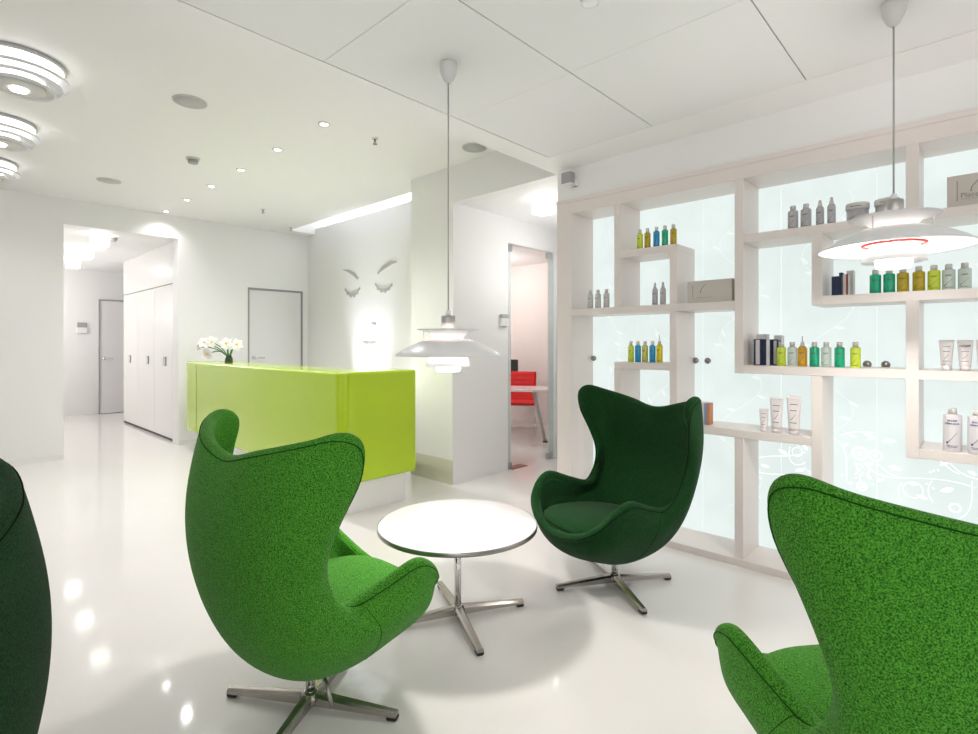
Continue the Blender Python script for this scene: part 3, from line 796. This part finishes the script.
# flowers
fl = thing('flower_arrangement', 'white flowers with green stems in a low dark vase on the lime desk', 'flowers', (2.34, 6.22, 1.086))
MB().lathe([(0, 0), (.040, 0), (.045, .01), (.040, .05), (.028, .075), (.030, .085), (.024, .085), (.022, .07), (.0, .06)], 28).build('vase', M['vase'], fl)
R2 = Vector((sin(ANG), -cos(ANG), 0)); F2 = Vector((cos(ANG), sin(ANG), 0))
def blossom(c, face, r, npet=6):
    z = Vector(face).normalized(); x = z.orthogonal().normalized(); y = z.cross(x)
    Mx = Matrix(((x.x, y.x, z.x, c[0]), (x.y, y.y, z.y, c[1]), (x.z, y.z, z.z, c[2]), (0, 0, 0, 1)))
    pm = MB()
    for k in range(npet):
        a = 2*pi*k/npet; G = []
        for i in range(8):
            t = i/7; w = r*.40*sin(pi*(.12+.85*t))**.9
            row = []
            for j in range(5):
                s = (j/4-.5)*2; rr = r*(.05+.95*t); u = rr; v = s*w; h = r*(.32*t-.42*t*t)+r*.10*s*s
                row.append(Mx @ Vector((u*cos(a)-v*sin(a), u*sin(a)+v*cos(a), h)))
            G.append(row)
        pm.grid(G)
    o = pm.build('blossom', M['petal'], fl)
    s_ = MB(); s_.lathe([(0, -.002), (r*.13, 0), (r*.17, r*.22), (r*.10, r*.30), (0, r*.26)], 12, M=Mx); s_.build('stamen', M['pollen'], o)
for dx, dz, r, face in ((-.275, .225, .062, (-.3, -.5, .4)), (-.19, .235, .058, (-.5, -.7, .2)), (-.235, .105, .062, (-.7, -.3, -.2)), (-.03, .22, .060, (-.6, -.75, .25)), (.09, .205, .060, (-.55, -.8, .2)), (-.33, .19, .05, (-.9, -.1, .2))):
    top = R2*dx+Vector((0, 0, dz)); 
    a = Vector((0, 0, .05)); b = R2*(dx*.25)+Vector((0, 0, .15)); c = top-Vector((0, 0, .02))
    MB().tube(bez(a, b, b.lerp(c, .6)+Vector((0, 0, .04)), c, 12), .006, 8).build('stem', M['stem'], fl)
    blossom(top, face, r*1.22)
for dx, h in ((-.02, .16), (.05, .17)):
    MB().tube([(0, 0, .05), tuple(R2*dx*.5+Vector((0, 0, .11))), tuple(R2*dx+Vector((0, 0, h)))], [.010, .011, .004], 8).build('stem', M['stem'], fl)

# ------------------------------------------------------------------ face relief on the wall
fr = thing('wall_relief_face', 'raised eyebrows, closed lashes, nose and lips in painted shade grey on the wall behind the desk', 'wall art', (4.004, 5.93, 0))
def extr(poly, name, th=.006):   # poly in (y,z) world
    m = MB(); b = bmesh.new()
    A = [b.verts.new((0, y-5.93, z)) for y, z in poly]; B = [b.verts.new((-th, y-5.93, z)) for y, z in poly]
    b.faces.new(A); b.faces.new(B[::-1]); n = len(A)
    for k in range(n): b.faces.new((A[k], A[(k+1) % n], B[(k+1) % n], B[k]))
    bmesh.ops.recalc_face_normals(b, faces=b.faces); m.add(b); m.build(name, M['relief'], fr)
def wpx(px, py):
    t = (px-489)/F; d = 4.004/(cos(ANG)+t*sin(ANG)); return ((sin(ANG)-t*cos(ANG))*d, HC-(py-343.8)*d/F)
def strip(top, bot, name, th=.006): extr([wpx(*p) for p in top]+[wpx(*p) for p in bot[::-1]], name, th)
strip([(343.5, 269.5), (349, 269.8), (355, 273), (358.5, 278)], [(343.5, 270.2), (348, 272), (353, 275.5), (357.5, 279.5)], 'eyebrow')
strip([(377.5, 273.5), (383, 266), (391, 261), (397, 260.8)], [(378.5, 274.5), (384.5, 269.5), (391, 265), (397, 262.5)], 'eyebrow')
def lash(c, r0x, r0y, a0, a1, n, name):
    top, bot = [], []
    for k in range(n+1):
        a = a0+(a1-a0)*k/n; x, y = c[0]+r0x*cos(a), c[1]-r0y*sin(a)
        top.append((x, y)); e = 3.2*sin(pi*k/n)+.5; e2 = e+(2.0 if k % 2 else 0)
        bot.append((x+e2*.30*cos(a), y-e2*sin(a)*.9))
    strip(top, bot, name)
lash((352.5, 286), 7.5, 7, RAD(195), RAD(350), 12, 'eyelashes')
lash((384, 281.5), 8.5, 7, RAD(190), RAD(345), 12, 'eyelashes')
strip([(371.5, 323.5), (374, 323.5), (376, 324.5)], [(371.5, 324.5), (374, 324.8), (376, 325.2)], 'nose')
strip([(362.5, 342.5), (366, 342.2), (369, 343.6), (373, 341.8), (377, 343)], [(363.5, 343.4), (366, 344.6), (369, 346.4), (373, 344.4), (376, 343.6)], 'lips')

# ------------------------------------------------------------------ pendant lamps
def pendant(label, loc, z_bot):
    p = thing('pendant_lamp', label, 'lamp', (loc[0], loc[1], ZL), group='white layered pendant lamps')
    zb = z_bot-ZL
    MB().lathe([(0, 0), (.040, 0), (.041, -.012), (.037, -.045), (.022, -.080), (.008, -.094), (0, -.094)], 32).build('canopy', M['canopy'], p)
    MB().tube([(0, 0, -.09), (0, 0, zb+.272)], .0032, 8).build('cord', M['cord'], p)
    c = MB(); c.lathe([(0, .258), (.012, .258), (.012, .275), (.006, .284), (0, .284)], 16, c=(0, 0, zb)); c.build('cord_grip', M['shade'], p)
    MB().lathe([(0, .195), (.032, .195), (.032, .255), (.030, .258), (0, .258)], 28, c=(0, 0, zb)).build('cap', M['capm'], p)
    def thin(prof, th=.0022): return prof+[(r-th*.3, z-th) for r, z in prof[::-1]]
    # trumpet shaped top shade
    MB().lathe(thin([(.143, .195), (.120, .191), (.095, .182), (.076, .167), (.064, .150), (.060, .136)]), 64, c=(0, 0, zb), close=True).build('upper_shade', M['glowshade'], p)
    # wide main shade
    MB().lathe(thin([(.122, .141), (.150, .131), (.190, .112), (.222, .093), (.244, .077), (.245, .074)]), 80, c=(0, 0, zb), close=True).build('main_shade', M['shade'], p)
    MB().lathe(thin([(.082, .150), (.100, .150), (.118, .143), (.123, .136)]), 64, c=(0, 0, zb), close=True).build('inner_collar', M['glowshade'], p)
    MB().lathe(thin([(.060, .085), (.080, .080), (.092, .060), (.103, .026)]), 56, c=(0, 0, zb), close=True).build('lower_shade', M['glowshade'], p)
    MB().lathe([(.0, .0), (.052, .0), (.056, .004), (.059, .030), (.057, .034), (0, .034)], 48, c=(0, 0, zb)).build('bottom_bowl', M['opal'], p)
    MB().lathe([(.094, .086), (.100, .086), (.104, .093), (.097, .095)], 40, c=(0, 0, zb), close=True).build('inner_ring', M['redm'], p)
    for k in range(3):
        a = 2*pi*k/3+.6
        MB().tube([(.118*cos(a), .118*sin(a), zb+.192), (.118*cos(a), .118*sin(a), zb+.145), (.075*cos(a), .075*sin(a), zb+.082)], .0022, 6).build('strut', M['shade'], p)
    MB().lathe([(0, .105), (.02, .11), (.028, .135), (.018, .16), (0, .168)], 24, c=(0, 0, zb)).build('bulb', M['bulb'], p)
    return p
pendant('white layered pendant lamp hanging over the round table', (1.66, 1.82), 1.172)
pendant('white layered pendant lamp with red ring hanging before the shelving', (2.525, .26), 1.588)

# ------------------------------------------------------------------ ceiling fixtures
def ring_lamp(label, x, y):
    l = thing('ring_ceiling_lamp', label, 'lamp', (x, y, ZU), group='ringed ceiling lamps on the left')
    MB().lathe([(0, 0), (.215, 0), (.22, -.02), (.215, -.024), (0, -.024)], 64).build('ceiling_plate', M['lgrey'], l)
    MB().lathe([(0, -.024), (.205, -.024), (.205, -.074), (0, -.074)], 64).build('lit_drum', M['drum'], l)
    for r, z in ((.240, -.072), (.204, -.106), (.168, -.138)):
        MB().lathe([(r-.085, z+.004), (r-.03, z+.0), (r-.008, z-.012), (r, z-.030), (r-.003, z-.031), (r-.012, z-.016), (r-.034, z-.004), (r-.085, z)], 72, close=True).build('shade_ring', M['shade'], l)
    MB().lathe([(0, -.135), (.120, -.135), (.122, -.165), (.118, -.168), (0, -.168)], 56).build('bottom_disc', M['canopy'], l)
    MB().lathe([(0, -.166), (.042, -.1685), (.040, -.176), (.02, -.182), (0, -.183)], 32).build('lens', M['bulb'], l)
    return l
ring_lamp('ringed white ceiling lamp nearest, largest at the left photo edge', .37, 4.08)
ring_lamp('ringed white ceiling lamp, second back along the left edge', .37, 5.30)
ring_lamp('ringed white ceiling lamp, farthest and smallest at left edge', .37, 6.52)
def uz(px, py, z):
    t = (px-489)/F; d = (HC-z)*F/(py-343.8); return (d*(cos(ANG)+t*sin(ANG)), d*(sin(ANG)-t*cos(ANG)), z)
dls = ['nearest ceiling downlight, largest spot of the receding row', 'second ceiling downlight of the row counted from the nearest', 'third ceiling downlight of the row counted from the nearest', 'fourth ceiling downlight, third counted back from the corridor wall', 'fifth ceiling downlight, next to last before the corridor wall', 'last ceiling downlight of the row, close above the corridor wall']
for k, lab in enumerate(dls):
    l = thing('downlight', lab, 'light', (2.035, 3.60+.757*k, ZU), group='recessed ceiling downlights')
    MB().lathe([(.026, 0), (.042, 0), (.044, -.004), (.028, -.008), (.026, -.004)], 32, close=True).build('trim_ring', M['white'], l)
    MB().lathe([(0, -.001), (.027, -.001), (.024, -.007), (0, -.009)], 24).build('lens', M['lens'], l)
spk = [('flush round grey ceiling speaker, nearest on the left part of ceiling', (190, 101.5), ZU), ('flush round grey ceiling speaker near the dropped edge and the pendant cord', (474.5, 147.5), ZU), ('flush round grey ceiling speaker close to the ringed lamps', (109, 180.5), ZU)]
for lab, p, z in spk:
    l = thing('ceiling_speaker', lab, 'speaker', uz(*p, z), group='ceiling speakers')
    MB().lathe([(0, -.003), (.098, -.003), (.098, -.006), (0, -.007)], 48).build('grille', M['lgrey'], l)
    MB().lathe([(.097, 0), (.105, 0), (.105, -.006), (.097, -.007)], 48, close=True).build('rim', M['canopy'], l)
def smoke(lab, loc):
    l = thing('smoke_detector', lab, 'detector', loc, group='smoke detectors')
    MB().lathe([(0, 0), (.055, 0), (.055, -.014), (0, -.014)], 32).build('base', M['canopy'], l)
    MB().lathe([(0, -.014), (.042, -.014), (.040, -.042), (.03, -.046), (0, -.046)], 32).build('sensor_head', M['grey'], l)
smoke('round smoke detector on the ceiling between the speakers', uz(193, 158.5, ZU))
smoke('grey smoke detector on the corridor ceiling beside the nearest cube lamp', uz(113, 237.5, 2.65))
for lab, p, z in (('ceiling sprinkler with brass stem left of the pendant cord', (375, 138), ZU), ('small ceiling sprinkler above the reception door', (263, 209), ZU), ('tiny ceiling sprinkler close to the relief wall corner', (291, 227), ZU)):
    l = thing('ceiling_sprinkler', lab, 'sprinkler', uz(*p, z+.002), group='ceiling sprinklers')
    MB().lathe([(0, 0), (.028, 0), (.026, -.008), (0, -.010)], 24).build('escutcheon', M['white'], l)
    m = MB(); m.lathe([(0, -.01), (.009, -.01), (.008, -.035), (0, -.035)], 12); m.lathe([(0, -.048), (.018, -.048), (.018, -.052), (0, -.052)], 16)
    m.tube([(.009, 0, -.033), (.012, 0, -.042), (.004, 0, -.049)], .002, 6); m.tube([(-.009, 0, -.033), (-.012, 0, -.042), (-.004, 0, -.049)], .002, 6)
    m.build('spray_head', M['satin'], l)
l = thing('ceiling_spotlight', 'small clear glass ceiling spot at the top edge of the photo', 'light', uz(590, -3, ZL))
MB().lathe([(0, 0), (.036, 0), (.036, -.006), (0, -.006)], 24).build('trim_ring', M['chrome'], l)
MB().lathe([(0, -.006), (.028, -.006), (.034, -.022), (.02, -.032), (0, -.034)], 24).build('glass_cup', M['tabletop'], l)
def cube_lamp(lab, loc, s, sq=True):
    l = thing('cube_lamp', lab, 'lamp', loc, group='square opal ceiling lamps')
    MB().box(-s*.7, s*.7, -s*.7, s*.7, -.02, 0, bev=.003).build('ceiling_plate', M['white'], l)
    MB().box(-s, s, -s, s, -.15, -.02, bev=.012).build('opal_shade', M['opal'], l)
    return l
for k, (px, py) in enumerate(((100, 234.5), (85, 247.5), (73, 258.5))):
    cube_lamp(['square opal lamp nearest on the corridor ceiling', 'middle square opal lamp on the corridor ceiling', 'farthest square opal lamp on the corridor ceiling'][k], uz(px, py, 2.65), .085)
cube_lamp('square opal lamp glowing on the passage ceiling beside the shelving', uz(543, 197, ZL), .075)
# wall switch panels
k = thing('wall_panel', 'small grey keypad on the corridor end wall', 'panel', (1.95, 12.0, 1.60)); MB().box(-.07, .07, -.03, 0, 0, .085, bev=.006).build('cover', M['grey'], k); MB().box(-.08, .08, -.032, 0, -.11, -.002, bev=.006).build('lower_cover', M['white'], k)
k = thing('door_buzzer', 'small white access box beside the glass door', 'panel', (4.02, 3.585, 1.50)); MB().box(-.06, .06, -.035, 0, -.02, .06, bev=.006).build('cover', M['white'], k); MB().box(-.05, .055, -.037, 0, .062, .10, bev=.004).build('display', M['lgrey'], k)

# ------------------------------------------------------------------ glass door
gd = thing('glass_door', 'frameless glass door with frosted edges and metal clamps beside the pillar', 'door', (4.10, 3.62, 0))
MB().box(.085, .72, -.004, .004, .02, 2.30).build('glass_pane', M['clear'], gd)
MB().box(.0, .075, -.005, .005, .02, 2.31).build('frosted_edge', M['frost'], gd); MB().box(.725, .82, -.005, .005, .02, 2.31).build('frosted_edge', M['frost'], gd)
for x, z in ((.0, 2.26), (.0, 0.0), (.70, 2.26), (.70, 0.0)):
    MB().box(x, x+.085, -.018, .018, z, z+.07, bev=.004).build('clamp', M['frame'] if x == 0 else M['lgrey'], gd)
MB().box(.06, .30, -.05, .06, 0, .006, bev=.002).build('floor_plate', mat('brown_floor_plate', (.20, .07, .055, 1), .4), gd)

# office furniture
ds = thing('office_desk', 'white office desk with slanted grey leg seen through the glass door', 'desk', (5.62, 4.24, 0), RAD(120))
MB().box(-.02, 1.5, -.62, .02, .660, .690, bev=.004).build('desktop', M['tabletop'], ds)
for a, b in (((.10, -.08), (-.03, .16)),):
    pass
for (x0, y0), (x1, y1) in (((.18, -.06), (.02, .0)), ((1.38, -.06), (1.46, .0)), ((.75, -.50), (.75, -.56)), ((1.38, -.54), (1.46, -.60))):
    lg = MB(); lg.tube([(x0, y0, .66), (x1, y1, .02)], [.026, .02], 12); o = lg.build('leg', M['lgrey'], ds)
    MB().lathe([(0, 0), (.035, 0), (.03, .02), (0, .025)], 16, c=(x1, y1, 0)).build('foot', M['black'], o)
rc = thing('office_chair', 'red ribbed cantilever chair behind the white office desk', 'chair', (6.10, 5.10, 0), RAD(215)-pi/2)
m = MB(); G = []
for i in range(25):
    t = i/24; z = .42+.45*t; y = -.20-.10*t**1.3+.006*abs(sin(t*pi*6)); G.append([(x, y+.03*(x/.23)**2, z) for x in [-.23+.46*q/8 for q in range(9)]])
m.grid(G); G2 = [[(x, y-.025, z) for x, y, z in r] for r in G]; m.grid(G2, flip=True)
for a, b in ((0, 0), (-1, -1)): m.grid([G[a], G2[a]])
m.grid([[r[0] for r in G], [r[0] for r in G2]]); m.grid([[r[-1] for r in G], [r[-1] for r in G2]])
bmesh.ops.remove_doubles(m.bm, verts=m.bm.verts, dist=1e-5); bmesh.ops.recalc_face_normals(m.bm, faces=m.bm.faces); m.build('backrest', M['redf'], rc)
MB().box(-.23, .23, -.20, .25, .40, .445, bev=.018).build('seat', M['redf'], rc)
for s in (-1, 1):
    MB().tube([(s*.245, -.31, .85), (s*.245, -.21, .44), (s*.245, .22, .41), (s*.245, .26, .36), (s*.245, .24, .05), (s*.245, .20, .015), (s*.245, -.22, .015)], .012, 8).build('frame', M['chrome'], rc)
MB().tube([(-.245, -.22, .015), (.245, -.22, .015)], .012, 8).build('cross_bar', M['chrome'], rc)
sc_ = thing('desk_screen', 'dark tilted panel left of the red chair behind the desk', 'screen', (6.30, 5.62, .69), RAD(130))
MB().box(-.24, .24, -.012, .012, .05, .36, bev=.004).build('display', M['black'], sc_); MB().box(-.03, .03, -.01, .03, -.05, .08).build('stand', M['lgrey'], sc_); MB().box(-.1, .1, -.08, .08, -.69, -.05, bev=.004).build('pedestal', M['lgrey'], sc_)

# ------------------------------------------------------------------ light
W = bpy.data.worlds.new('world'); S.world = W; W.use_nodes = True
W.node_tree.nodes['Background'].inputs[0].default_value = (1, .985, .985, 1); W.node_tree.nodes['Background'].inputs[1].default_value = .68
def lamp(name, typ, loc, power, col=(1, 1, 1), rot=(0, 0, 0), **k):
    d = bpy.data.lights.new(name, typ); d.energy = power; d.color = col
    for a, b in k.items(): setattr(d, a, b)
    o = bpy.data.objects.new(name, d); COL.objects.link(o); o.location = loc; o.rotation_euler = rot; return o
def aim(o, tgt): o.rotation_euler = (Vector(tgt)-o.location).to_track_quat('-Z', 'Y').to_euler(); return o
for k in range(6): lamp('downlight_beam', 'SPOT', (2.035, 3.60+.757*k, ZU-.02), (44, 44, 44, 42, 32, 12)[k], (1, .97, 1), spot_size=RAD(135), spot_blend=.9, shadow_soft_size=.03)
for y in (4.08, 5.30, 6.52): lamp('ring_lamp_light', 'SPOT', (.37, y, ZU-.20), 12, (1, .97, .99), spot_size=RAD(160), spot_blend=.5, shadow_soft_size=.06)
for (x, y, zb) in ((1.66, 1.82, 1.172), (2.525, .26, 1.588)):
    lamp('pendant_down', 'SPOT', (x, y, zb-.02), 25, (1, .96, .9), spot_size=RAD(150), spot_blend=.3, shadow_soft_size=.05)
    lamp('pendant_glow', 'POINT', (x, y, zb+.125), 32, (1, .96, .9), shadow_soft_size=.03)
aim(lamp('relief_uplight', 'SPOT', (3.72, 5.90, .10), 270, (.86, .90, 1), spot_size=RAD(52), spot_blend=1.0, shadow_soft_size=.03), (4.0, 5.90, .98))
lamp('cove_light', 'AREA', (4.2, 5.9, 3.06), 9, (.9, .94, 1), (pi, 0, 0), shape='RECTANGLE', size=.1, size_y=3.2)
for y, pw in ((8.3, 3), (9.6, 14), (11.1, 30)): lamp('corridor_light', 'POINT', (.7, y, 1.90), pw, (1, .98, .95), shadow_soft_size=.1)
lamp('desk_lamp_light', 'POINT', (2.95, 4.9, .95), 9, (.95, .92, 1), shadow_soft_size=.1)
lamp('passage_light', 'POINT', (4.3, 2.95, 2.0), 9, (1, 1, .98), shadow_soft_size=.15)
lamp('office_light', 'POINT', (5.7, 5.6, 2.3), 26, (1, .93, .9), shadow_soft_size=.08)
aim(lamp('added_fill', 'AREA', (-2.6, -2.2, 2.0), 40, (1, .985, .97), shape='RECTANGLE', size=3.0, size_y=2.2), (2, 2.5, 1.0))  # added soft fill from behind the camera, not an actual window

S.view_settings.view_transform = 'Standard'; S.view_settings.look = 'None'
S.view_settings.exposure = 0.33; S.view_settings.gamma = 1
S.view_settings.use_curve_mapping = False
